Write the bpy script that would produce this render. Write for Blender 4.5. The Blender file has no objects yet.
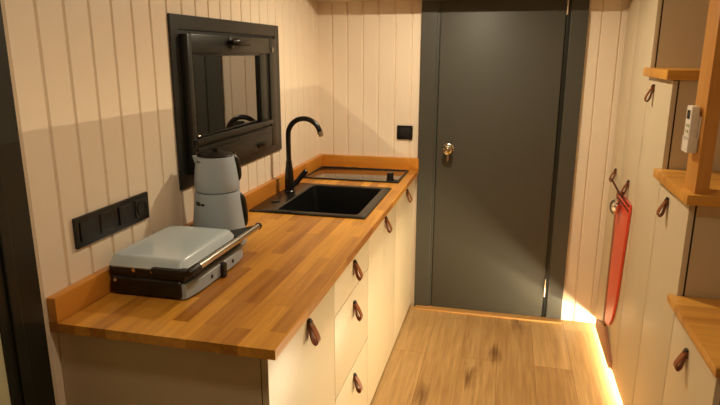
import bpy, bmesh, math, random
from mathutils import Vector, Matrix
random.seed(7)
S = bpy.context.scene
COL = S.collection

# ------------------------------------------------------------------ camera
cam = bpy.data.cameras.new('camera')
cam.sensor_width = 36.0
cam.lens = 596.74 / 720 * 36.0
cam.clip_start = 0.02
camo = bpy.data.objects.new('camera', cam)
COL.objects.link(camo)
yaw, pitch, roll = 0.23995, 0.24527, -0.00222
fw = Vector((-math.sin(yaw) * math.cos(pitch), math.cos(yaw) * math.cos(pitch), -math.sin(pitch)))
rt = Vector((math.cos(yaw), math.sin(yaw), 0))
dn = fw.cross(rt)
r2 = rt * math.cos(roll) + dn * math.sin(roll)
d2 = dn * math.cos(roll) - rt * math.sin(roll)
camo.matrix_world = Matrix(((r2.x, -d2.x, -fw.x, 1.1413), (r2.y, -d2.y, -fw.y, 0.0),
                            (r2.z, -d2.z, -fw.z, 1.5906), (0, 0, 0, 1)))
S.camera = camo

# ------------------------------------------------------------------ view, world, lamps
S.view_settings.view_transform = 'Standard'
S.view_settings.look = 'None'
S.view_settings.gamma = 1.0
S.view_settings.use_curve_mapping = False
S.view_settings.exposure = 0.0
W = bpy.data.worlds.new('world')
S.world = W
W.use_nodes = True
W.node_tree.nodes['Background'].inputs[0].default_value = (1.0, 0.72, 0.42, 1)
W.node_tree.nodes['Background'].inputs[1].default_value = 0.03
WARM = (1.0, 0.85, 0.61)
CEIL = 2.12


def lamp(name, loc, power, size, rot=(0, 0, 0), shape='DISK', size_y=None, color=WARM, spread=math.pi):
    l = bpy.data.lights.new(name, 'AREA')
    l.energy = power
    l.shape = shape
    l.size = size
    if size_y:
        l.size_y = size_y
    l.color = color
    l.spread = spread
    o = bpy.data.objects.new(name, l)
    COL.objects.link(o)
    o.location = loc
    o.rotation_euler = rot
    return o


lamp('overhead_light', (0.87, 2.78, 2.085), 18.5, 0.07)
lamp('overhead_light', (0.87, 2.05, 2.085), 1.2, 0.07)
lamp('overhead_light', (0.87, 0.95, 2.085), 5.6, 0.09)  # added fill light for the near left wall, grill lid and cabinet end
lamp('added_strip_light', (1.715, 2.25, 2.045), 1.3, 0.02, rot=(0, math.radians(90), 0), shape='RECTANGLE', size_y=1.9)  # unseen strip added to brighten the left wall above the trough edge

# ------------------------------------------------------------------ colour and materials


def lin(c):
    def f(v):
        v /= 255.0
        return v / 12.92 if v <= 0.04045 else ((v + 0.055) / 1.055) ** 2.4
    return (f(c[0]), f(c[1]), f(c[2]), 1.0)


def mat(name, col, rough=0.5, metal=0.0, spec=0.5, noise=0.0, nscale=8.0, coat=0.0, bump=0.0, bscale=200.0):
    m = bpy.data.materials.new(name)
    m.use_nodes = True
    nt = m.node_tree
    b = nt.nodes['Principled BSDF']
    c = lin(col)
    b.inputs['Base Color'].default_value = c
    b.inputs['Roughness'].default_value = rough
    b.inputs['Metallic'].default_value = metal
    b.inputs['Specular IOR Level'].default_value = spec
    b.inputs['Coat Weight'].default_value = coat
    b.inputs['Coat Roughness'].default_value = 0.1
    tc = nt.nodes.new('ShaderNodeTexCoord')
    if noise > 0:
        n = nt.nodes.new('ShaderNodeTexNoise')
        n.inputs['Scale'].default_value = nscale
        n.inputs['Detail'].default_value = 4
        nt.links.new(tc.outputs['Object'], n.inputs['Vector'])
        mx = nt.nodes.new('ShaderNodeMix')
        mx.data_type = 'RGBA'
        mx.inputs['A'].default_value = tuple(v * (1 - noise) for v in c[:3]) + (1,)
        mx.inputs['B'].default_value = tuple(min(1, v * (1 + noise)) for v in c[:3]) + (1,)
        nt.links.new(n.outputs['Fac'], mx.inputs['Factor'])
        nt.links.new(mx.outputs['Result'], b.inputs['Base Color'])
    if bump > 0:
        n2 = nt.nodes.new('ShaderNodeTexNoise')
        n2.inputs['Scale'].default_value = bscale
        nt.links.new(tc.outputs['Object'], n2.inputs['Vector'])
        bp = nt.nodes.new('ShaderNodeBump')
        bp.inputs['Strength'].default_value = bump
        bp.inputs['Distance'].default_value = 0.002
        nt.links.new(n2.outputs['Fac'], bp.inputs['Height'])
        nt.links.new(bp.outputs['Normal'], b.inputs['Normal'])
    return m


def wood(name, dark, light, axis, stave_w, stave_l, *, grain=0.5, rough=0.35, seam=0.0, seamcol=(60, 35, 15), knots=0.0, var=1.0,
         offset=(0, 0, 0), spec=0.5):
    """Glued staves or floor boards running along the given axis; rows across it."""
    m = bpy.data.materials.new(name)
    m.use_nodes = True
    nt = m.node_tree
    b = nt.nodes['Principled BSDF']
    N, L = nt.nodes.new, nt.links.new
    geo = N('ShaderNodeNewGeometry')
    sep = N('ShaderNodeSeparateXYZ')
    tcx = N('ShaderNodeTexCoord')
    L(tcx.outputs['Object'], sep.inputs[0])
    comb = N('ShaderNodeCombineXYZ')
    order = {'Y': ('Y', 'X', 'Z'), 'X': ('X', 'Y', 'Z'), 'Z': ('Z', 'Y', 'X')}[axis]
    for i, k in enumerate(order):
        ad = N('ShaderNodeMath')
        ad.operation = 'ADD'
        ad.inputs[1].default_value = offset[i]
        L(sep.outputs[k], ad.inputs[0])
        L(ad.outputs[0], comb.inputs[i])
    br = N('ShaderNodeTexBrick')
    br.offset = 0.37
    br.offset_frequency = 2
    br.squash = 1.0
    br.inputs['Scale'].default_value = 1.0
    br.inputs['Brick Width'].default_value = stave_l
    br.inputs['Row Height'].default_value = stave_w
    br.inputs['Mortar Size'].default_value = seam
    br.inputs['Mortar Smooth'].default_value = 0.1
    br.inputs['Color1'].default_value = (0, 0, 0, 1)
    br.inputs['Color2'].default_value = (1, 1, 1, 1)
    br.inputs['Mortar'].default_value = (0.5, 0.5, 0.5, 1)
    L(comb.outputs[0], br.inputs['Vector'])
    # grain, stretched along the boards, shifted per board
    mp = N('ShaderNodeMapping')
    mp.inputs['Scale'].default_value = (3.0, 60.0, 60.0)
    L(comb.outputs[0], mp.inputs['Vector'])
    sh = N('ShaderNodeVectorMath')
    sh.operation = 'MULTIPLY_ADD'
    L(br.outputs['Color'], sh.inputs[0])
    sh.inputs[1].default_value = (37.0, 91.0, 17.0)
    L(mp.outputs[0], sh.inputs[2])
    gr = N('ShaderNodeTexNoise')
    gr.inputs['Scale'].default_value = 1.0
    gr.inputs['Detail'].default_value = 6
    gr.inputs['Roughness'].default_value = 0.6
    gr.inputs['Distortion'].default_value = 0.6
    L(sh.outputs[0], gr.inputs['Vector'])
    mp2 = N('ShaderNodeMapping')
    mp2.inputs['Scale'].default_value = (1.6, 9.0, 9.0)
    L(comb.outputs[0], mp2.inputs['Vector'])
    sh2 = N('ShaderNodeVectorMath')
    sh2.operation = 'MULTIPLY_ADD'
    L(br.outputs['Color'], sh2.inputs[0])
    sh2.inputs[1].default_value = (11.0, 53.0, 29.0)
    L(mp2.outputs[0], sh2.inputs[2])
    big = N('ShaderNodeTexNoise')
    big.inputs['Scale'].default_value = 1.0
    big.inputs['Detail'].default_value = 3
    big.inputs['Distortion'].default_value = 1.2
    L(sh2.outputs[0], big.inputs['Vector'])

    def math_(op, a, bb):
        n = N('ShaderNodeMath')
        n.operation = op
        for i, v in ((0, a), (1, bb)):
            if isinstance(v, (int, float)):
                n.inputs[i].default_value = v
            else:
                L(v, n.inputs[i])
        return n.outputs[0]
    sepc = N('ShaderNodeSeparateColor')
    L(br.outputs['Color'], sepc.inputs[0])
    f = math_('MULTIPLY', sepc.outputs[0], 0.55 * var)
    f = math_('ADD', f, math_('MULTIPLY', gr.outputs['Fac'], grain))
    f = math_('ADD', f, math_('MULTIPLY', big.outputs['Fac'], 0.5))
    f = math_('SUBTRACT', f, 0.22 + 0.05 * var + (grain - 0.5) * 0.5)
    cr = N('ShaderNodeMix')
    cr.data_type = 'RGBA'
    cr.clamp_factor = True
    cr.inputs['A'].default_value = lin(dark)
    cr.inputs['B'].default_value = lin(light)
    L(f, cr.inputs['Factor'])
    out = cr.outputs['Result']
    if knots > 0:
        mp3 = N('ShaderNodeMapping')
        mp3.inputs['Scale'].default_value = (1.1, 3.4, 3.4)
        L(comb.outputs[0], mp3.inputs['Vector'])
        vo = N('ShaderNodeTexVoronoi')
        vo.voronoi_dimensions = '2D'
        vo.inputs['Scale'].default_value = 1.0
        vo.inputs['Randomness'].default_value = 1.0
        ds = N('ShaderNodeVectorMath')
        ds.operation = 'MULTIPLY_ADD'
        L(big.outputs['Color'], ds.inputs[0])
        ds.inputs[1].default_value = (0.35, 0.35, 0.0)
        L(mp3.outputs[0], ds.inputs[2])
        L(ds.outputs[0], vo.inputs['Vector'])
        d = math_('ADD', vo.outputs['Distance'], math_('MULTIPLY', gr.outputs['Fac'], 0.30))
        mr = N('ShaderNodeMapRange')
        mr.inputs['From Min'].default_value = 0.16
        mr.inputs['From Max'].default_value = 0.30
        mr.inputs['To Min'].default_value = knots
        mr.inputs['To Max'].default_value = 0.0
        L(d, mr.inputs['Value'])
        kx = N('ShaderNodeMix')
        kx.data_type = 'RGBA'
        kx.inputs['B'].default_value = lin((104, 66, 32))
        L(mr.outputs[0], kx.inputs['Factor'])
        L(out, kx.inputs['A'])
        out = kx.outputs['Result']
    if seam > 0:
        sx = N('ShaderNodeMix')
        sx.data_type = 'RGBA'
        sx.inputs['B'].default_value = lin(seamcol)
        L(br.outputs['Fac'], sx.inputs['Factor'])
        L(out, sx.inputs['A'])
        out = sx.outputs['Result']
    L(out, b.inputs['Base Color'])
    b.inputs['Roughness'].default_value = rough
    b.inputs['Specular IOR Level'].default_value = spec
    bp = N('ShaderNodeBump')
    bp.inputs['Strength'].default_value = 0.12
    bp.inputs['Distance'].default_value = 0.002
    L(gr.outputs['Fac'], bp.inputs['Height'])
    L(bp.outputs['Normal'], b.inputs['Normal'])
    return m


CREAM = (236, 219, 196)
M = {}
M['wall'] = mat('cream_boards', CREAM, 0.42, noise=0.03, nscale=2.0)
M['ceil'] = mat('ceiling_paint', (235, 222, 200), 0.6, noise=0.02)
M['cream'] = mat('cream_lacquer', (208, 191, 160), 0.36, noise=0.015, nscale=3)
M['carcass'] = mat('beige_carcass', (204, 186, 154), 0.5, noise=0.03)
M['edge'] = mat('cupboard_edge', (205, 182, 140), 0.5)
M['darkgap'] = mat('dark_gap', (50, 36, 22), 0.8)
M['door'] = mat('grey_green_door_paint', (72, 70, 62), 0.48, spec=0.35, noise=0.03, nscale=3)
M['frame'] = mat('grey_green_frame_paint', (70, 69, 62), 0.42, noise=0.03)
M['black'] = mat('black_plastic', (14, 13, 12), 0.35)
M['blackmat'] = mat('matt_black_plastic', (22, 21, 19), 0.5)
M['winframe'] = mat('dark_grey_window_frame', (34, 34, 31), 0.36, noise=0.05, nscale=6)
M['windark'] = mat('black_window_gap', (14, 14, 13), 0.6)
M['sink'] = mat('black_composite', (18, 18, 18), 0.30, noise=0.15, nscale=300)
M['faucet'] = mat('black_faucet_coat', (18, 17, 16), 0.28)
M['chrome'] = mat('polished_chrome', (225, 220, 212), 0.12, metal=1.0)
M['steel'] = mat('brushed_steel', (205, 198, 188), 0.25, metal=1.0)
M['nickel'] = mat('warm_nickel', (205, 195, 172), 0.22, metal=1.0)
M['blue'] = mat('light_blue_enamel', (192, 206, 214), 0.20, coat=0.4)
M['bluepl'] = mat('grey_blue_plastic', (168, 182, 194), 0.35)
M['leather'] = mat('brown_leather', (138, 76, 35), 0.45, noise=0.25, nscale=40, bump=0.2)
M['red'] = mat('red_fabric', (224, 80, 52), 0.32, noise=0.06, nscale=12)
M['maroon'] = mat('dark_red_band', (70, 22, 18), 0.6)
M['brownstrip'] = mat('brown_strip', (150, 98, 58), 0.6)
M['white'] = mat('white_plastic', (238, 228, 214), 0.35)
M['lcd'] = mat('dark_display', (52, 50, 44), 0.2)
M['green'] = mat('green_button', (150, 170, 90), 0.5)
M['greybtn'] = mat('grey_button', (190, 180, 165), 0.5)
M['olive'] = mat('olive_door_panel', (190, 186, 150), 0.4, noise=0.06, nscale=2)
M['blackgreen'] = mat('black_green_frame', (24, 26, 20), 0.4)
M['counter'] = wood('oak_worktop_staves', (136, 74, 18), (226, 162, 62), 'Y', 0.046, 0.42, rough=0.33, grain=0.85, var=1.1, offset=(0.1, 0.012, 0))
M['counterX'] = wood('oak_upstand_staves', (168, 98, 26), (226, 156, 58), 'X', 0.5, 0.42, rough=0.35, var=0.8)
M['counterY'] = wood('oak_upstand_staves_long', (168, 98, 26), (226, 156, 58), 'Y', 0.5, 0.42, rough=0.35, var=0.8)
M['tread'] = wood('oak_tread_staves', (166, 104, 34), (230, 170, 76), 'X', 0.045, 0.35, rough=0.38, offset=(0, 0.013, 0))
M['post'] = wood('oak_post', (190, 126, 52), (236, 178, 92), 'Z', 0.06, 1.6, rough=0.4, var=0.5)
M['floor'] = wood('oak_floor_boards', (156, 114, 64), (236, 200, 138), 'Y', 0.19, 1.3, rough=0.34, grain=0.9, seam=0.0008,
                  seamcol=(124, 84, 46), knots=0.75, var=0.55, offset=(0.45, 0.163, 0))
M['sill'] = wood('oak_threshold', (196, 146, 82), (226, 178, 112), 'X', 0.2, 2.0, rough=0.4, var=0.3)
M['tanboard'] = mat('tan_board', (170, 120, 88), 0.5, noise=0.06, nscale=9)

m = bpy.data.materials.new('black_glass')
m.use_nodes = True
b = m.node_tree.nodes['Principled BSDF']
b.inputs['Base Color'].default_value = lin((16, 15, 14))
b.inputs['Roughness'].default_value = 0.03
b.inputs['IOR'].default_value = 1.7
b.inputs['Coat Weight'].default_value = 1.0
b.inputs['Coat Roughness'].default_value = 0.02
b.inputs['Coat IOR'].default_value = 1.8
M['glass'] = m
m = mat('hob_glass', (34, 31, 29), 0.16, coat=1.0)
M['hob'] = m
m = bpy.data.materials.new('warm_led')
m.use_nodes = True
nt = m.node_tree
nt.nodes.clear()
em = nt.nodes.new('ShaderNodeEmission')
em.inputs[0].default_value = (1.0, 0.82, 0.52, 1)
em.inputs[1].default_value = 1000.0
ou = nt.nodes.new('ShaderNodeOutputMaterial')
nt.links.new(em.outputs[0], ou.inputs[0])
M['led'] = m

# ------------------------------------------------------------------ mesh builder


class MB:
    def __init__(self):
        self.bm = bmesh.new()
        self.mi = 0

    def _add(self, t, mi=None):
        me = bpy.data.meshes.new('tmp')
        for f in t.faces:
            f.material_index = self.mi if mi is None else mi
        t.to_mesh(me)
        t.free()
        self.bm.from_mesh(me)
        bpy.data.meshes.remove(me)
        return self

    def box(self, lo, hi, bev=0.0, seg=2, mi=None, mtx=None):
        t = bmesh.new()
        bmesh.ops.create_cube(t, size=1.0)
        c = [(lo[i] + hi[i]) / 2 for i in range(3)]
        s = [abs(hi[i] - lo[i]) for i in range(3)]
        for v in t.verts:
            v.co = Vector((c[0] + v.co.x * s[0], c[1] + v.co.y * s[1], c[2] + v.co.z * s[2]))
        if bev > 0:
            bmesh.ops.bevel(t, geom=t.edges[:], offset=min(bev, min(s) * 0.45), segments=seg, affect='EDGES', profile=0.6)
        if mtx:
            bmesh.ops.transform(t, matrix=mtx, verts=t.verts[:])
        return self._add(t, mi)

    def lathe(self, prof, seg=40, mtx=None, mi=None, cap=True):
        """prof: (r, z) pairs from bottom to top, about local z."""
        t = bmesh.new()
        rings = []
        for r, z in prof:
            if r < 1e-6:
                rings.append([t.verts.new((0, 0, z))])
            else:
                rings.append([t.verts.new((r * math.cos(2 * math.pi * k / seg), r * math.sin(2 * math.pi * k / seg), z)) for k in range(seg)])
        for a, bq in zip(rings, rings[1:]):
            for k in range(seg):
                k2 = (k + 1) % seg
                if len(a) == 1 and len(bq) == 1:
                    continue
                if len(a) == 1:
                    t.faces.new((a[0], bq[k2], bq[k]))
                elif len(bq) == 1:
                    t.faces.new((a[k], a[k2], bq[0]))
                else:
                    t.faces.new((a[k], a[k2], bq[k2], bq[k]))
        if cap:
            if len(rings[0]) > 1:
                t.faces.new(list(reversed(rings[0])))
            if len(rings[-1]) > 1:
                t.faces.new(rings[-1])
        if mtx:
            bmesh.ops.transform(t, matrix=mtx, verts=t.verts[:])
        return self._add(t, mi)

    def tube(self, pts, rad, seg=14, mi=None, flat=None):
        """A swept tube through points; rad a number or list. flat=(w,h,up): a ribbon section instead."""
        t = bmesh.new()
        P = [Vector(p) for p in pts]
        n = len(P)
        R = rad if isinstance(rad, (list, tuple)) else [rad] * n
        rings = []
        ref = None
        for i in range(n):
            tg = (P[min(i + 1, n - 1)] - P[max(i - 1, 0)]).normalized()
            if ref is None:
                ref = Vector((0, 0, 1)) if abs(tg.z) < 0.9 else Vector((0, 1, 0))
            if flat:
                u = Vector(flat[2]).normalized()
                v = tg.cross(u).normalized()
                w, h = flat[0] / 2, flat[1] / 2
                rings.append([t.verts.new(P[i] + u * a + v * c) for a, c in ((-w, -h), (w, -h), (w, h), (-w, h))])
            else:
                u = (ref - tg * ref.dot(tg)).normalized()
                v = tg.cross(u)
                ref = u
                rings.append([t.verts.new(P[i] + (u * math.cos(2 * math.pi * k / seg) + v * math.sin(2 * math.pi * k / seg)) * R[i]) for k in range(seg)])
        ns = len(rings[0])
        for a, bq in zip(rings, rings[1:]):
            for k in range(ns):
                k2 = (k + 1) % ns
                t.faces.new((a[k], a[k2], bq[k2], bq[k]))
        t.faces.new(list(reversed(rings[0])))
        t.faces.new(rings[-1])
        return self._add(t, mi)

    def prism(self, pts, d, mi=None, bev=0.0):
        """A closed planar outline (3-D points) pushed along vector d."""
        t = bmesh.new()
        vs = [t.verts.new(p) for p in pts]
        f = t.faces.new(vs)
        r = bmesh.ops.extrude_face_region(t, geom=[f])
        bmesh.ops.translate(t, vec=Vector(d), verts=[g for g in r['geom'] if isinstance(g, bmesh.types.BMVert)])
        if bev:
            bmesh.ops.bevel(t, geom=t.edges[:], offset=bev, segments=2, affect='EDGES')
        return self._add(t, mi)

    def build(self, name, mats, parent=None, smooth=True, origin=None):
        bm = self.bm
        bmesh.ops.recalc_face_normals(bm, faces=bm.faces[:])
        off = ORG.get(parent.name, Vector((0, 0, 0))) if parent else Vector(origin or (0, 0, 0))
        bmesh.ops.translate(bm, vec=-off, verts=bm.verts[:])
        me = bpy.data.meshes.new(name)
        bm.to_mesh(me)
        bm.free()
        if not isinstance(mats, (list, tuple)):
            mats = [mats]
        for q in mats:
            me.materials.append(M[q] if isinstance(q, str) else q)
        if smooth:
            for p in me.polygons:
                p.use_smooth = True
            try:
                me.set_sharp_from_angle(angle=math.radians(35))
            except Exception:
                pass
        o = bpy.data.objects.new(name, me)
        COL.objects.link(o)
        if parent:
            o.parent = parent
            ORG[o.name] = off
        else:
            o.location = off
        return o


ORG = {}


def tag(o, label=None, cat=None, group=None, kind=None):
    if label:
        o['label'] = label
    if cat:
        o['category'] = cat
    if group:
        o['group'] = group
    if kind:
        o['kind'] = kind
    return o


def thing(name, label, cat, loc, group=None):
    o = bpy.data.objects.new(name, None)
    o.empty_display_size = 0.05
    COL.objects.link(o)
    o.location = loc
    ORG[o.name] = Vector(loc)
    return tag(o, label, cat, group)


def struct(name, mb, mats, smooth=False):
    return tag(mb.build(name, mats, smooth=smooth), kind='structure')


def RX(a):
    return Matrix.Rotation(a, 4, 'X')


def RY(a):
    return Matrix.Rotation(a, 4, 'Y')


def RZ(a):
    return Matrix.Rotation(a, 4, 'Z')


def T(x, y, z):
    return Matrix.Translation((x, y, z))


# ------------------------------------------------------------------ the room
YB = 3.5865
Y0R = -1.6
XR = 2.36
GD, GW = 0.007, 0.006    # groove depth and half width


def grooved(mb, axis, a0, a1, grooves, z0, z1, base, inward, thick=0.05):
    """A boarded wall: profile with V grooves along Y (axis 'Y', face at X=base) or X (face at Y=base)."""
    prof = [(a0, 0.0)]
    for g in grooves:
        if a0 + GW < g < a1 - GW:
            prof += [(g - GW, 0.0), (g - GW * 0.3, GD), (g + GW * 0.3, GD), (g + GW, 0.0)]
    prof.append((a1, 0.0))
    pts = prof + [(a1, thick), (a0, thick)]
    if axis == 'Y':
        mb.prism([(base - inward * d, a, z0) for a, d in pts], (0, 0, z1 - z0))
    else:
        mb.prism([(a, base - inward * d, z0) for a, d in pts], (0, 0, z1 - z0))


mb = MB()
mb.box((-0.05, Y0R, -0.05), (XR + 0.05, YB + 0.05, 0.0))
struct('floor', mb, 'floor')
mb = MB()
mb.box((-0.05, Y0R, CEIL), (XR + 0.05, YB + 0.05, CEIL + 0.06))
struct('ceiling', mb, 'ceil')
mb = MB()
gl = [1.204 + 0.0995 * k for k in range(0, 26)]
grooved(mb, 'Y', 1.175, YB, gl, 0.0, CEIL, 0.0, 1)
grooved(mb, 'Y', Y0R, 0.20, [0.20 - 0.0995 * k for k in range(1, 20)], 0.0, CEIL, 0.0, 1)
mb.box((-0.05, 0.20, 2.05), (0.0, 1.175, CEIL))
struct('wall_left', mb, 'wall')
mb = MB()
gb = [0.088, 0.183, 0.278, 0.373, 0.474, 0.573] + [1.61 + 0.0965 * k for k in range(0, 8)]
grooved(mb, 'X', -0.05, XR + 0.05, gb, 0.0, CEIL, YB, -1)
struct('wall_back', mb, 'wall')
mb = MB()
mb.box((XR, Y0R, 0), (XR + 0.05, YB, CEIL))
struct('wall_right', mb, 'wall')
mb = MB()
mb.box((-0.05, Y0R - 0.05, 0), (XR + 0.05, Y0R, CEIL))
struct('wall_front', mb, 'wall')
# unseen boards added to cut the lamp light on back and left walls
mb = MB()
mb.box((0.0, 3.37, 1.885), (1.735, YB, 1.905))
struct('shade_board', mb, 'cream')
mb = MB()
mb.box((1.64, 1.25, 1.995), (1.73, 3.29, 2.010))  # added trough, its lip placed for the shade edge on the left wall
mb.box((1.64, 1.25, 1.995), (1.652, 3.29, 2.0183))
struct('shade_trough', mb, 'cream')

# entry door frame in the left wall, close to the camera
mb = MB()
mb.box((-0.05, 1.045, 0.0), (0.022, 1.178, 2.05), 0.004)
mb.box((-0.05, 0.20, 0.0), (0.022, 0.31, 2.05), 0.004)
mb.box((-0.05, 0.20, 1.96), (0.022, 1.178, 2.05), 0.004)
mb.box((0.010, 1.075, 0.0), (0.030, 1.105, 2.0), 0.004)
d1 = struct('door_1', mb, 'blackgreen')
mb = MB()
mb.box((-0.045, 0.31, 0.01), (0.019, 1.045, 1.96), 0.003)
mb.build('door_leaf', 'olive', d1)

# interior door in the back wall
DX0, DX1 = 0.742, 1.421
mb = MB()
for x0, x1 in ((0.630, 0.722), (1.447, 1.537)):
    mb.box((x0, YB - 0.020, 0.0), (x1, YB + 0.001, 2.02), 0.003)
mb.box((0.630, YB - 0.020, 1.985), (1.537, YB + 0.001, 2.07), 0.003)
mb.box((0.716, YB - 0.012, 0.0), (0.737, YB + 0.001, 1.99), 0.003)
mb.box((1.428, YB - 0.010, 0.0), (1.452, YB + 0.001, 1.99), 0.003, mi=1)
mb.box((0.70, YB - 0.004, 0.0), (1.46, YB + 0.001, 1.99), mi=1)
d2o = struct('door_2', mb, ['frame', 'blackgreen'])
mb = MB()
mb.box((DX0, YB - 0.016, 0.012), (DX1, YB + 0.001, 1.98), 0.003)
mb.build('door_leaf', 'door', d2o)
mb = MB()
for z in (0.152, 1.795):
    mb = MB()
    mb.tube([(1.427, YB - 0.018, z), (1.427, YB - 0.018, z + 0.055), (1.427, YB - 0.018, z + 0.0555), (1.427, YB - 0.018, z + 0.057), (1.427, YB - 0.018, z + 0.0575), (1.427, YB - 0.018, z + 0.112)],
            [0.006, 0.006, 0.005, 0.005, 0.006, 0.006], 12)
    mb.build('hinge', 'nickel', d2o)
mb = MB()
K = T(0.812, YB - 0.016, 1.036) @ RX(math.pi / 2)
mb.lathe([(0.033, 0), (0.033, 0.004), (0.027, 0.009), (0.013, 0.012), (0.012, 0.024), (0.022, 0.030), (0.031, 0.040), (0.032, 0.050), (0.027, 0.060), (0.014, 0.066), (0, 0.067)], 32, K)
mb.box((0.804, YB - 0.024, 0.965), (0.818, YB - 0.016, 1.010), 0.003)
mb.box((0.8085, YB - 0.040, 0.960), (0.8135, YB - 0.022, 0.985), 0.002)
mb.build('door_knob', 'nickel', d2o)
mb = MB()
mb.box((0.640, YB - 0.066, 0.0), (1.535, YB - 0.001, 0.012), 0.004)
struct('trim_3', mb, 'sill')

# ------------------------------------------------------------------ left window (wing type, dark outside)
WY1, WY2, WZ1, WZ2 = 1.900, 2.907, 1.104, 1.7215


def ring(mb, x0, x1, y1, y2, z1, z2, wy1, wy2, wz1, wz2, bev=0.003, mi=None):
    mb.box((x0, y1, z1), (x1, y1 + wy1, z2), bev, mi=mi)
    mb.box((x0, y2 - wy2, z1), (x1, y2, z2), bev, mi=mi)
    mb.box((x0, y1 + wy1 - 0.001, z1), (x1, y2 - wy2 + 0.001, z1 + wz1), bev, mi=mi)
    mb.box((x0, y1 + wy1 - 0.001, z2 - wz2), (x1, y2 - wy2 + 0.001, z2), bev, mi=mi)


mb = MB()
ring(mb, 0.0005, 0.010, WY1, WY2, WZ1, WZ2, 0.055, 0.060, 0.055, 0.052)
mb.box((0.0003, WY1 + 0.02, WZ1 + 0.02), (0.005, WY2 - 0.02, WZ2 - 0.02), mi=1)
win = struct('window_1', mb, ['winframe', 'windark'])
mb = MB()
SY1, SY2, SZ1, SZ2 = 1.955, 2.790, 1.150, 1.656
ring(mb, 0.006, 0.040, SY1, SY2, SZ1, SZ2, 0.030, 0.085, 0.10, 0.068, 0.004)
ring(mb, 0.006, 0.032, SY1 + 0.029, SY2 - 0.084, SZ1 + 0.09, SZ2 - 0.067, 0.014, 0.10, 0.02, 0.010, 0.002)
sash = mb.build('window_sash', 'winframe', win)
mb = MB()
mb.box((-0.003, -0.325, SZ1 + 0.09), (0.003, 0.325, SZ2 - 0.070), mtx=T(0.0225, 2.325, 0) @ RZ(math.radians(1.2)))
mb.build('window_pane', 'glass', win)
mb = MB()
mb.box((0.036, SY1 + 0.004, 1.262), (0.056, SY2 - 0.10, 1.282), 0.004)
mb.box((0.036, SY1 + 0.020, 1.236), (0.048, SY2 - 0.10, 1.246), 0.003)
mb.box((0.036, SY1 + 0.020, 1.215), (0.044, SY2 - 0.10, 1.222), 0.002)
mb.build('blind_rail', 'winframe', win)
mb = MB()
for y in (2.53, 2.20):
    mb.box((0.038, y, 1.170), (0.050, y + 0.085, 1.186), 0.004)
    mb.box((0.046, y + 0.02, 1.174), (0.058, y + 0.06, 1.184), 0.003)
mb.build('window_latch', 'black', win)
mb = MB()
mb.lathe([(0.026, 0), (0.026, 0.004), (0.012, 0.008), (0.012, 0.02)], 24, T(0.040, 2.30, 1.632) @ RY(math.pi / 2))
mb.tube([(0.066, 2.26, 1.634), (0.068, 2.275, 1.634), (0.070, 2.30, 1.634), (0.070, 2.35, 1.634), (0.070, 2.40, 1.634), (0.069, 2.415, 1.634)],
        [0.006, 0.015, 0.017, 0.015, 0.014, 0.007], 18)
mb.tube([(0.052, 2.30, 1.632), (0.07, 2.30, 1.634)], 0.012, 14)
mb.build('window_knob', 'black', win)
mb = MB()
mb.lathe([(0.012, 0), (0.012, 0.004), (0.006, 0.006), (0, 0.006)], 20, T(0.040, 2.735, 1.605) @ RY(math.pi / 2))
mb.build('sash_screw', 'steel', win)

# ------------------------------------------------------------------ worktop, upstands
WT, CT = 0.636, 0.026
WY0 = 1.213
sx0, sx1, sy0, sy1 = 0.060, 0.560, 2.415, 2.985       # cut-out for the sink


def grid_slab(mb, xs, ys, z0, z1, hole, bev=0.0):
    t = bmesh.new()
    vt = {}

    def V(x, y, z):
        k = (round(x, 5), round(y, 5), round(z, 5))
        if k not in vt:
            vt[k] = t.verts.new(k)
        return vt[k]
    cells = {(i, j) for i in range(len(xs) - 1) for j in range(len(ys) - 1)} - set(hole)
    for i, j in cells:
        a = [(xs[i], ys[j]), (xs[i + 1], ys[j]), (xs[i + 1], ys[j + 1]), (xs[i], ys[j + 1])]
        t.faces.new([V(x, y, z1) for x, y in a])
        t.faces.new([V(x, y, z0) for x, y in reversed(a)])
        for (di, dj), (p, q) in (((0, -1), (0, 1)), ((1, 0), (1, 2)), ((0, 1), (2, 3)), ((-1, 0), (3, 0))):
            if (i + di, j + dj) not in cells:
                t.faces.new([V(*a[p], z0), V(*a[q], z0), V(*a[q], z1), V(*a[p], z1)])
    if bev:
        es = [e for e in t.edges if len(e.link_faces) == 2 and e.calc_face_angle() > 1.0]
        bmesh.ops.bevel(t, geom=es, offset=bev, segments=2, affect='EDGES')
    mb._add(t)


wtp = thing('worktop', 'oak block worktop with low upstands running along the left wall', 'worktop', (0.32, 2.4, 0.9 - CT))
mb = MB()
grid_slab(mb, [0.0, sx0, sx1, WT], [WY0, sy0, sy1, YB - 0.001], 0.9 - CT, 0.9, [(1, 1)], 0.002)
mb.build('slab', 'counter', wtp)
mb = MB()
mb.box((0.001, WY0, 0.9), (0.028, YB - 0.001, 0.970), 0.003)
mb.build('upstand', 'counterY', wtp)
mb = MB()
mb.box((0.028, YB - 0.029, 0.9), (WT, YB - 0.001, 0.970), 0.003)
mb.build('upstand', 'counterX', wtp)

# ------------------------------------------------------------------ leather handles and cabinets


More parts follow.
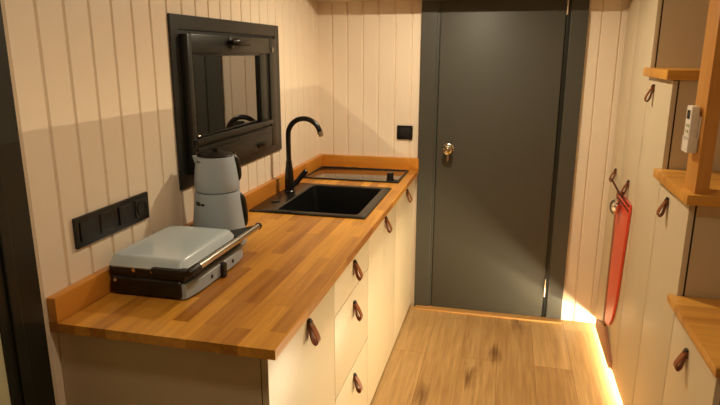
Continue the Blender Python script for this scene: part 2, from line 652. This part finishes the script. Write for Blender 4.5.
def handle(parent, x, y, z, s, L=0.068, wid=0.025, sw=0.0):
    """A folded leather tab under a black mount, on a face whose outward normal is s along X; z = mount height."""
    mb = MB()
    mb.box((x - s * 0.001, y - wid * 0.42, z - 0.018), (x + s * 0.009, y + wid * 0.42, z + 0.012), 0.004, mi=1)
    mb.lathe([(0.006, 0), (0.006, 0.003), (0, 0.004)], 14, T(x + s * 0.009, y, z) @ RY(s * math.pi / 2), mi=1)
    pts = []
    prof = [(0.004, 0.006), (0.006, -0.012), (0.010, -0.03), (0.014, -0.05), (0.020, -0.068), (0.030, -0.077), (0.037, -0.072),
            (0.039, -0.062), (0.033, -0.044), (0.023, -0.024), (0.013, -0.006), (0.010, 0.006)]
    k = L / 0.082
    for a, c in prof:
        pts.append((x + s * a * k, y - sw * c, z + c * k))
    # smooth the loop with a Catmull-Rom pass
    sm = []
    for i in range(len(pts) - 1):
        p0, p1, p2, p3 = [Vector(pts[max(0, min(len(pts) - 1, i + d))]) for d in (-1, 0, 1, 2)]
        for u in (0, 0.33, 0.66):
            sm.append(0.5 * ((2 * p1) + (p2 - p0) * u + (2 * p0 - 5 * p1 + 4 * p2 - p3) * u * u + (3 * p1 - p0 - 3 * p2 + p3) * u ** 3))
    sm.append(Vector(pts[-1]))
    mb.tube(sm, 0.01, flat=(wid, 0.0040, (0, 1, 0)))
    return mb.build('handle', ['leather', 'black'], parent)


FX = 0.606      # faces of the base cabinets
GRPB = 'base cabinets under the worktop'
GAP = 0.0018


def base_cabinet(label, y0, y1, fronts, solid_end=False, low=False):
    t = thing('base_cabinet', label, 'cabinet', (0.3, (y0 + y1) / 2, 0.0), GRPB)
    top = 0.9 - CT - 0.001
    mb = MB()
    if low:     # sink stands in it: open box
        mb.box((0.002, y0 + 0.0005, 0.006), (FX - 0.020, y0 + 0.018, top))
        mb.box((0.002, y1 - 0.018, 0.006), (FX - 0.020, y1 - 0.0005, top))
        mb.box((0.002, y0 + 0.017, 0.006), (FX - 0.020, y1 - 0.017, 0.03))
        mb.box((0.002, y0 + 0.017, 0.03), (0.012, y1 - 0.017, top))
        mb.box((FX - 0.05, y0 + 0.017, 0.8), (FX - 0.020, y1 - 0.017, top))
    else:
        mb.box((0.002, y0 + 0.0005, 0.006), (FX - 0.020, y1 - 0.0005, top))
    mb.build('carcass', 'carcass' if not solid_end else 'carcass', t)
    mb = MB()
    mb.box((FX - 0.0198, y0 + 0.001, 0.012), (FX - 0.0187, y1 - 0.001, 0.872))  # dark sheet stands in for the shade in the gaps around the fronts
    mb.build('gap_shade', 'darkgap', t)
    for kind, z0, z1, hy, hz in fronts:
        mb = MB()
        mb.box((FX - 0.0185, y0 + GAP, z0 + GAP), (FX, y1 - GAP, z1 - GAP), 0.0012)
        d = mb.build(kind, 'cream', t)
        handle(d, FX, hy, hz, 1)
    return t


ZB, ZT = 0.010, 0.872
base_cabinet('cream base cabinet with one plain door, at the near end under the grill', 1.236, 1.822,
             [('door', ZB, ZT, 1.545, 0.815)])
base_cabinet('cream base cabinet with three stacked drawers and a leather tab on each', 1.822, 2.340,
             [('drawer', 0.705, ZT, 2.090, 0.812), ('drawer', 0.383, 0.705, 2.090, 0.645), ('drawer', ZB, 0.383, 2.090, 0.330)])
base_cabinet('cream base cabinet with a plain door below the black sink', 2.340, 2.990,
             [('door', ZB, ZT, 2.690, 0.825)], low=True)
base_cabinet('cream base cabinet with a plain door beside the grey door, below the cooktop', 2.990, YB - 0.002,
             [('door', ZB, ZT, 3.305, 0.825)])

# ------------------------------------------------------------------ sink and faucet
snk = thing('sink', 'black composite sink set into the oak worktop below the window', 'sink', (0.31, 2.7, 0.9))
mb = MB()
RX0, RX1, RY0, RY1 = 0.040, 0.578, 2.392, 3.003
bx0, bx1, by0, by1 = 0.158, 0.532, 2.432, 2.965
zt, zb = 0.9075, 0.735
t = bmesh.new()


def rrect(x0, x1, y0, y1, r, z, n=5):
    o = []
    for cx, cy, a in ((x1 - r, y1 - r, 0), (x0 + r, y1 - r, 90), (x0 + r, y0 + r, 180), (x1 - r, y0 + r, 270)):
        for k in range(n + 1):
            th = math.radians(a + 90.0 * k / n)
            o.append((cx + r * math.cos(th), cy + r * math.sin(th), z))
    return o


loops = [rrect(RX0, RX1, RY0, RY1, 0.010, 0.9005), rrect(RX0, RX1, RY0, RY1, 0.010, zt - 0.002), rrect(RX0 + 0.003, RX1 - 0.003, RY0 + 0.003, RY1 - 0.003, 0.009, zt),
         rrect(bx0 - 0.004, bx1 + 0.004, by0 - 0.004, by1 + 0.004, 0.024, zt), rrect(bx0, bx1, by0, by1, 0.022, zt - 0.004),
         rrect(bx0 + 0.012, bx1 - 0.012, by0 + 0.012, by1 - 0.012, 0.03, zb + 0.02), rrect(bx0 + 0.03, bx1 - 0.03, by0 + 0.03, by1 - 0.03, 0.03, zb)]
prev = None
for lp in loops:
    cur = [t.verts.new(p) for p in lp]
    if prev:
        for k in range(len(cur)):
            k2 = (k + 1) % len(cur)
            t.faces.new((prev[k], prev[k2], cur[k2], cur[k]))
    prev = cur
t.faces.new(prev)
mb._add(t)
mb.build('basin', 'sink', snk)
mb = MB()
mb.lathe([(0.045, 0), (0.045, 0.003), (0.036, 0.004), (0.034, 0.001), (0.012, 0.001), (0.012, 0.006), (0, 0.007)], 32, T(0.345, 2.70, zb + 0.0005))
mb.build('drain', 'steel', snk)
mb = MB()
mb.lathe([(0.014, 0), (0.014, 0.0025), (0.010, 0.003), (0.009, 0.001), (0, 0.001)], 24, T(0.1655, 2.545, 0.865) @ RY(math.radians(86)))
mb.build('overflow', 'steel', snk)
mb = MB()
mb.lathe([(0.021, 0), (0.021, 0.003), (0.017, 0.005), (0, 0.005)], 28, T(0.098, 2.575, zt))
mb.build('tap_hole_cap', 'faucet', snk)

fau = thing('faucet', 'black gooseneck faucet standing on the sink rim', 'faucet', (0.092, 2.785, zt))
mb = MB()
mb.lathe([(0.027, 0), (0.027, 0.004), (0.0235, 0.008), (0.023, 0.06), (0.021, 0.10), (0.0165, 0.135), (0.0145, 0.16)], 32, T(0.092, 2.785, zt + 0.0003))
mb.build('body', 'faucet', fau)
mb = MB()
pts = [(0.092, 2.785, 1.06), (0.092, 2.785, 1.12), (0.092, 2.785, 1.185)]
cx, rz = 0.176, 0.084
for k in range(1, 19):
    a = math.pi - math.pi * k / 18 * 0.93
    pts.append((cx + rz * math.cos(a), 2.785, 1.195 + rz * math.sin(a)))
tip = Vector(pts[-1])
mb.tube(pts, 0.0125, 18)
mb.build('spout', 'faucet', fau)
mb = MB()
dr = (Vector(pts[-1]) - Vector(pts[-2])).normalized()
mb.tube([tip - dr * 0.004, tip + dr * 0.006, tip + dr * 0.008, tip + dr * 0.02], [0.0145, 0.0145, 0.0115, 0.0115], 18)
mb.build('aerator', 'nickel', fau)
mb = MB()
mb.tube([(0.108, 2.79, 0.938), (0.122, 2.797, 0.952), (0.130, 2.801, 0.962)], [0.012, 0.014, 0.014], 16)
mb.tube([(0.124, 2.799, 0.954), (0.148, 2.812, 0.985), (0.168, 2.822, 1.010), (0.171, 2.824, 1.013)], [0.0125, 0.0135, 0.0135, 0.010], 16)
mb.build('lever', 'faucet', fau)

# ------------------------------------------------------------------ cooktop
hob = thing('cooktop', 'low black glass cooktop set into the worktop between sink and back upstand', 'cooktop', (0.31, 3.33, 0.9))
mb = MB()
mb.box((0.045, 3.150, 0.9003), (0.582, 3.500, 0.906), 0.002)
mb.build('glass_plate', 'hob', hob)
mb = MB()
for x0, x1, y0, y1 in ((0.040, 0.052, 3.145, 3.505), (0.575, 0.587, 3.145, 3.505), (0.052, 0.575, 3.145, 3.157), (0.052, 0.575, 3.493, 3.505)):
    mb.box((x0, y0, 0.9002), (x1, y1, 0.9085), 0.002)
mb.build('trim', 'blackmat', hob)
mb = MB()
mb.lathe([(0.024, 0), (0.024, 0.004), (0.019, 0.006), (0.0185, 0.038), (0.016, 0.041), (0, 0.0415)], 28, T(0.530, 3.205, 0.906))
mb.box((0.511, 3.2035, 0.947), (0.549, 3.2065, 0.9485), mi=1)
mb.build('knob', ['black', 'steel'], hob)

# ------------------------------------------------------------------ sockets and switch
sk = thing('socket_plate', 'long black four-gang switch and socket plate on the left wall', 'socket', (0.0, 1.515, 1.105))
mb = MB()
mb.box((0.0002, 1.340, 1.060), (0.010, 1.690, 1.149), 0.004)
mb.build('frame_plate', 'black', sk)
for y in (1.3555, 1.530):
    mb = MB()
    mb.box((0.009, y, 1.076), (0.0145, y + 0.062, 1.134), 0.003)
    mb.build('rocker', 'blackmat', sk)
mb = MB()
mb.box((0.009, 1.442, 1.076), (0.0125, 1.504, 1.134), 0.003)
mb.build('blank_cover', 'black', sk)
mb = MB()
mb.box((0.009, 1.614, 1.076), (0.0125, 1.676, 1.134), 0.003)
mb.lathe([(0.024, 0), (0.024, 0.003), (0.0195, 0.003), (0.0195, 0.0008), (0, 0.0008)], 32, T(0.0122, 1.645, 1.105) @ RY(math.pi / 2), mi=1)
for dy in (-0.0095, 0.0095):
    mb.lathe([(0.0028, 0), (0.0028, 0.001), (0, 0.001)], 12, T(0.0130, 1.645 + dy, 1.105) @ RY(math.pi / 2), mi=1)
mb.build('socket', ['blackmat', 'windark'], sk)

sw = thing('light_switch', 'small square black switch on the back wall above the upstand', 'switch', (0.5445, YB, 1.123))
mb = MB()
mb.box((0.496, YB - 0.010, 1.081), (0.593, YB - 0.0002, 1.166), 0.004)
mb.build('frame_plate', 'black', sw)
mb = MB()
mb.box((0.512, YB - 0.0145, 1.095), (0.577, YB - 0.009, 1.152), 0.003)
mb.build('rocker', 'blackmat', sw)

# ------------------------------------------------------------------ contact grill
gr = thing('contact_grill', 'light blue contact grill with a steel bar handle on the near worktop', 'grill', (0.16, 1.63, 0.9))
mb = MB()
mb.box((0.040, 1.420, 0.904), (0.270, 1.830, 0.958), 0.012, 3)
mb.box((0.046, 1.426, 0.956), (0.280, 1.825, 0.980), 0.006)
for x in (0.075, 0.235):
    for y in (1.465, 1.76):
        mb.lathe([(0.014, 0), (0.014, 0.014)], 16, T(x, y, 0.9002))
mb.build('base', 'black', gr)
mb = MB()
t = bmesh.new()
n = 16
rows = []
for k in range(n + 1):
    y = 1.426 + (1.812 - 1.426) * k / n
    sv = (2.0 * k / n - 1)
    x = 0.293 - 0.012 * abs(sv) ** 4
    rows.append([t.verts.new((x - 0.010, y, 0.904)), t.verts.new((x, y, 0.907)), t.verts.new((x + 0.001, y, 0.945)), t.verts.new((x - 0.006, y, 0.950)), t.verts.new((x - 0.030, y, 0.950)), t.verts.new((x - 0.030, y, 0.904))])
for a, c in zip(rows, rows[1:]):
    for i in range(6):
        j = (i + 1) % 6
        t.faces.new((a[i], a[j], c[j], c[i]))
t.faces.new(rows[0])
t.faces.new(list(reversed(rows[-1])))
mb._add(t)
mb.build('front_cover', 'bluepl', gr)
mb = MB()
mb.box((0.280, 1.616, 0.903), (0.306, 1.642, 0.947), 0.006)
mb.box((0.288, 1.621, 0.9005), (0.307, 1.637, 0.913), 0.004)
mb.build('latch', 'black', gr)
for y in (1.560, 1.705):
    mb = MB()
    mb.lathe([(0.006, 0), (0.006, 0.003), (0, 0.004)], 16, T(0.2925, y, 0.927) @ RY(math.pi / 2))
    mb.build('indicator', 'blackmat', gr)
mb = MB()
mb.box((0.036, 1.424, 0.976), (0.282, 1.772, 0.9865), 0.005)
mb.build('lid_rim', 'blackmat', gr)
mb = MB()
t = bmesh.new()
secs = [(0.030, 0.276, 1.424, 1.776, 0.020, 0.986), (0.028, 0.279, 1.422, 1.778, 0.022, 0.990), (0.034, 0.272, 1.434, 1.768, 0.022, 1.006),
        (0.038, 0.268, 1.440, 1.762, 0.022, 1.0145), (0.043, 0.263, 1.446, 1.756, 0.022, 1.0175), (0.055, 0.25, 1.46, 1.742, 0.02, 1.0185)]
prev = None
for x0, x1, y0, y1, r, z in secs:
    cur = [t.verts.new(p) for p in rrect(x0, x1, y0, y1, r, z)]
    if prev:
        for k in range(len(cur)):
            k2 = (k + 1) % len(cur)
            t.faces.new((prev[k], prev[k2], cur[k2], cur[k]))
    else:
        t.faces.new(list(reversed(cur)))
    prev = cur
t.faces.new(prev)
mb._add(t)
mb.build('lid', 'blue', gr)
mb = MB()
mb.tube([(0.303, 1.465, 0.991), (0.303, 1.900, 0.991)], 0.0105, 20)
mb.build('handle_bar', 'steel', gr)
mb = MB()
mb.tube([(0.303, 1.412, 0.990), (0.303, 1.422, 0.991), (0.303, 1.465, 0.991)], [0.009, 0.014, 0.0135], 18)
mb.box((0.18, 1.414, 0.978), (0.302, 1.442, 0.996), 0.006)
mb.build('handle_arm', 'blackmat', gr)
mb = MB()
mb.tube([(0.303, 1.898, 0.991), (0.303, 1.910, 0.991)], [0.013, 0.010], 18)
mb.prism([(0.262, 1.735, 0.979), (0.303, 1.780, 0.982), (0.303, 1.905, 0.982), (0.240, 1.830, 0.979), (0.20, 1.775, 0.979)], (0, 0, 0.014))
mb.build('handle_arm', 'blackmat', gr)
for x, r in ((0.120, 0.006), (0.180, 0.005)):
    mb = MB()
    mb.lathe([(r, 0), (r, 0.003), (0, 0.004)], 14, T(x, 1.4245, 0.981) @ RX(math.pi / 2))
    mb.build('screw', 'steel', gr)
mb = MB()
mb.tube([(0.048, 1.432, 0.948), (0.060, 1.416, 0.948)], 0.005, 12)
mb.build('hinge_pin', 'steel', gr)

# ------------------------------------------------------------------ tea maker: kettle with the teapot on top
KX, KY = 0.1295, 1.942
kt = thing('kettle', 'grey-blue electric kettle behind the grill, carrying the teapot', 'kettle', (KX, KY, 0.9))
KT = T(KX, KY, 0.9)
ang = math.radians(22)
dirv = Vector((math.cos(ang), math.sin(ang), 0))


def loop_handle(z0, z1, r0, r1, out, rad):
    P = []
    for k in range(13):
        u = k / 12
        z = z0 + (z1 - z0) * u
        r = (r0 + (r1 - r0) * u) - 0.006 + out * (math.sin(math.pi * u) ** 0.45)
        P.append(Vector((KX, KY, z)) + dirv * r)
    return P


mb = MB()
mb.lathe([(0.094, 0.0002), (0.098, 0.004), (0.099, 0.022), (0.0955, 0.024), (0.0955, 0.028), (0.0975, 0.032), (0.0965, 0.05), (0.093, 0.09), (0.0885, 0.13), (0.084, 0.17), (0.081, 0.196), (0.079, 0.2035), (0.070, 0.2045), (0, 0.2045)], 56, KT)
mb.build('body', 'bluepl', kt)
mb = MB()
mb.tube(loop_handle(0.965, 1.086, 0.091, 0.080, 0.012, 0.01), [0.011, 0.013, 0.014, 0.014, 0.014, 0.014, 0.014, 0.014, 0.0145, 0.015, 0.016, 0.015, 0.012], 16, flat=None)
mb.build('handle', 'black', kt)
mb = MB()
for dz, da, w in ((0.168, 0.0, 0.010), (0.166, 0.19, 0.004), (0.166, 0.30, 0.006)):
    a = math.radians(-118) + da
    rr = 0.0846
    mb.box((-w, -0.001, -w * 0.75), (w, 0.0012, w * 0.75), 0.0005, mtx=T(KX + rr * math.cos(a), KY + rr * math.sin(a), 0.9 + dz) @ RZ(a + math.pi / 2) @ RX(0))
mb.build('logo', 'blackmat', kt)
tp = thing('teapot', 'grey-blue teapot with black lid sitting on the electric kettle', 'teapot', (KX, KY, 1.1047))
TPM = T(KX, KY, 1.1049)
mb = MB()
mb.lathe([(0.072, 0.0), (0.078, 0.003), (0.0805, 0.012), (0.0795, 0.04), (0.076, 0.075), (0.071, 0.105), (0.0675, 0.122), (0.066, 0.126), (0.062, 0.1265), (0.061, 0.122), (0, 0.122)], 56, TPM)
# short pouring lip on the far side from the handle
lip = [(KX + math.cos(ang + math.pi + da) * rr, KY + math.sin(ang + math.pi + da) * rr, 1.1049 + zz)
       for da, rr, zz in ((-0.28, 0.066, 0.126), (0.0, 0.082, 0.128), (0.28, 0.066, 0.126), (0.0, 0.070, 0.088))]
t = bmesh.new()
vs = [t.verts.new(p) for p in lip]
for f in ((0, 1, 3), (1, 2, 3), (0, 2, 1), (0, 3, 2)):
    t.faces.new([vs[i] for i in f])
mb._add(t)
mb.build('body', 'bluepl', tp)
mb = MB()
mb.lathe([(0.063, 0.1232), (0.064, 0.130), (0.060, 0.134), (0.040, 0.139), (0.018, 0.141), (0.010, 0.142), (0.010, 0.146), (0.015, 0.149), (0.015, 0.154), (0.010, 0.157), (0, 0.1575)], 44, TPM)
mb.build('lid', 'black', tp)
mb = MB()
mb.tube(loop_handle(1.142, 1.226, 0.078, 0.067, 0.010, 0.01), [0.010, 0.011, 0.012, 0.012, 0.012, 0.012, 0.012, 0.012, 0.012, 0.012, 0.013, 0.013, 0.012], 16)
mb.build('handle', 'black', tp)
mb = MB()
a = math.radians(-122)
mb.box((-0.012, -0.001, -0.002), (0.012, 0.001, 0.002), 0.0005, mtx=T(KX + 0.0700 * math.cos(a), KY + 0.0700 * math.sin(a), 1.1049 + 0.112) @ RZ(a + math.pi / 2))
mb.build('logo', 'blackmat', tp)
# its cable, looped on the worktop by the wall
mb = MB()
P = [(0.050, 1.905, 0.910), (0.042, 1.885, 0.905), (0.040, 1.862, 0.930), (0.043, 1.868, 0.968), (0.047, 1.885, 0.972), (0.047, 1.888, 0.940), (0.044, 1.872, 0.908), (0.042, 1.85, 0.9045)]
mb.tube(P, 0.0042, 10)
tag(mb.build('power_cable', 'black', origin=(0.044, 1.87, 0.9)), 'short black cable looped on the worktop between kettle and wall', 'cable')

# ------------------------------------------------------------------ right side: storage stairs and wardrobe
CX = 1.735
GRPS = 'stepped cupboards along the right side'


def cupboard(name, label, y0, y1, ztop, doors, cat='cupboard', group=None):
    t = thing(name, label, cat, (1.75 + 0.28, (y0 + y1) / 2, 0.0), group)
    mb = MB()
    mb.box((CX + 0.024, y0 + 0.002, 0.036), (XR - 0.002, y1 - 0.002, ztop))
    mb.box((CX + 0.060, y0 + 0.002, 0.0005), (XR - 0.02, y1 - 0.002, 0.036))
    mb.build('carcass', 'carcass', t)
    mb = MB()
    mb.box((CX + 0.0185, y0 + 0.004, 0.04), (CX + 0.0245, y1 - 0.004, ztop - 0.004))  # dark layer that paints the shade in the slit behind the doors
    mb.build('gap_shade', 'darkgap', t)
    for a0, a1, hy, hz in doors:
        mb = MB()
        mb.box((CX, a0 + GAP, 0.0325), (CX + 0.018, a1 - GAP, ztop - 0.002), 0.0012)
        d = mb.build('door', 'cream', t)
        handle(d, CX, hy, hz, -1, L=0.064)
    return t


cupboard('cupboard', 'lowest cream stepped cupboard, with the nearest oak tread on top', 1.640, 2.078, 0.771, [(1.640, 2.078, 1.895, 0.683)], group=GRPS)
cupboard('cupboard', 'middle cream stepped cupboard, under the oak tread that carries the post', 2.080, 2.478, 1.125, [(2.080, 2.478, 2.335, 1.068)], group=GRPS)
cupboard('cupboard', 'highest cream stepped cupboard, beside the tall wardrobe', 2.480, 2.888, 1.496, [(2.480, 2.888, 2.770, 1.455)], group=GRPS)
wd = cupboard('wardrobe', 'tall cream wardrobe with two doors in the right back corner', 2.890, YB - 0.002, 2.06,
              [(2.890, 3.285, 3.055, 0.985), (3.285, YB - 0.004, 3.420, 0.975)], cat='wardrobe')
mb = MB()
mb.lathe([(0.022, 0), (0.022, 0.003), (0.010, 0.006), (0.010, 0.016), (0.030, 0.022), (0.041, 0.034), (0.041, 0.044), (0.030, 0.058), (0.014, 0.064), (0, 0.065)], 32, T(CX, 3.125, 0.845) @ RY(-math.pi / 2))
tag(mb.build('knob', 'chrome', wd), 'round chrome knob')

GRPT = 'oak stair treads on the cupboards'
treads = [('oak tread on the lowest cupboard, the nearest of the three', 1.578, 2.078, 0.7715, 0.800),
          ('oak tread on the middle cupboard, with the post standing on it', 2.022, 2.478, 1.1255, 1.160),
          ('oak tread on the highest cupboard, just below eye level', 2.462, 2.888, 1.4965, 1.533)]
for lab, y0, y1, z0, z1 in treads:
    mb = MB()
    # protrudes in front of the doors and over the near side
    mb.box((1.708, y0, z0), (XR - 0.002, y1, z1), 0.004)
    if y1 < 2.5:
        mb.box((1.708, y1 - 0.01, z0 + 0.0005), (CX - 0.002, y1 + 0.012, z1 - 0.0005), 0.003)
    tag(mb.build('stair_tread', 'tread', origin=(2.03, (y0 + y1) / 2, z0)), lab, 'stair tread', GRPT)

mb = MB()
mb.box((1.732, 2.040, 1.1605), (1.774, 2.160, CEIL - 0.001), 0.004)
tag(mb.build('wooden_post', 'post', origin=(1.75, 2.1, 1.16)), 'tall oak post standing on the middle stair tread', 'post')

rh = thing('remote_holder', 'thin white wall holder screwed to the oak post', 'holder', (1.729, 2.105, 1.285))
mb = MB()
mb.box((1.727, 2.068, 1.290), (1.7317, 2.132, 1.400), 0.002)
mb.build('back_plate', 'white', rh)
mb = MB()
mb.box((1.700, 2.064, 1.290), (1.7275, 2.0675, 1.335), 0.001)
mb.box((1.700, 2.1285, 1.290), (1.7275, 2.132, 1.335), 0.001)
mb.box((1.700, 2.064, 1.286), (1.7275, 2.132, 1.290), 0.001)
mb.build('cradle', 'white', rh)
rc = thing('remote_control', 'white remote control in the holder on the oak post', 'remote control', (1.714, 2.098, 1.29))
mb = MB()
mb.box((1.701, 2.0700, 1.2905), (1.7260, 2.1260, 1.432), 0.005, 3)
mb.build('body', 'white', rc)
mb = MB()
mb.box((1.7002, 2.081, 1.390), (1.7015, 2.115, 1.418), 0.0005)
mb.build('display', 'lcd', rc)
bt = [('green', 2.084, 1.370), ('greybtn', 2.104, 1.370), ('green', 2.084, 1.352), ('greybtn', 2.104, 1.352), ('greybtn', 2.084, 1.330), ('greybtn', 2.104, 1.330)]
for c, y, z in bt:
    mb = MB()
    mb.box((1.6997, y - 0.006, z - 0.005), (1.7015, y + 0.006, z + 0.005), 0.0008)
    mb.build('button', c, rc)

# red bag hung on the wardrobe
bag = thing('hanging_bag', 'narrow red bag hanging by a dark strap from the leather loops of the wardrobe', 'bag', (1.725, 3.08, 0.19))
mb = MB()
out = [(3.225, 0.885), (3.16, 0.905), (2.925, 0.905), (2.915, 0.885), (2.985, 0.40), (3.03, 0.29), (3.09, 0.22), (3.16, 0.185), (3.225, 0.18)]
mb.prism([(1.7335, y, z) for y, z in out], (-0.012, 0, 0), bev=0.003)
mb.build('pouch', 'red', bag)
mb = MB()
mb.box((1.719, 3.222, 0.150), (1.734, 3.262, 0.900), 0.004)  # plain brown strip down the far edge of the pouch
mb.build('side_strip', 'brownstrip', bag)
mb = MB()
for z in (0.868, 0.893):
    mb.box((1.7205, 2.922, z), (1.7222, 3.222, z + 0.010), 0.0005)
mb.build('band', 'maroon', bag)
mb = MB()
mb.tube([(1.713, 3.41, 0.930), (1.716, 3.32, 0.920), (1.716, 3.20, 0.908), (1.716, 3.08, 0.912), (1.711, 3.055, 0.935)], 0.005, 10)
mb.build('strap', 'maroon', bag)

mb = MB()
mb.prism([(1.7335, 3.47, 0.034), (1.7335, 3.47, 0.080), (1.7335, 3.30, 0.14), (1.7335, 3.17, 0.155), (1.7335, 2.96, 0.075), (1.7335, 2.96, 0.034)], (-0.014, 0, 0))
tag(mb.build('kick_board', 'tanboard', origin=(1.727, 3.2, 0.034)), 'low tan board against the foot of the wardrobe under the red bag', 'board')

# LED strip on the floor under the cupboards
led = thing('led_strip', 'glowing warm LED strip on the floor under the right cupboards', 'light strip', (1.757, 2.4, 0.0))
mb = MB()
mb.box((1.758, 1.66, 0.0003), (1.772, YB - 0.02, 0.007))
mb.build('profile', 'steel', led)
mb = MB()
mb.box((1.762, 1.66, 0.007), (1.768, YB - 0.02, 0.0105))
mb.build('diffuser', 'led', led)
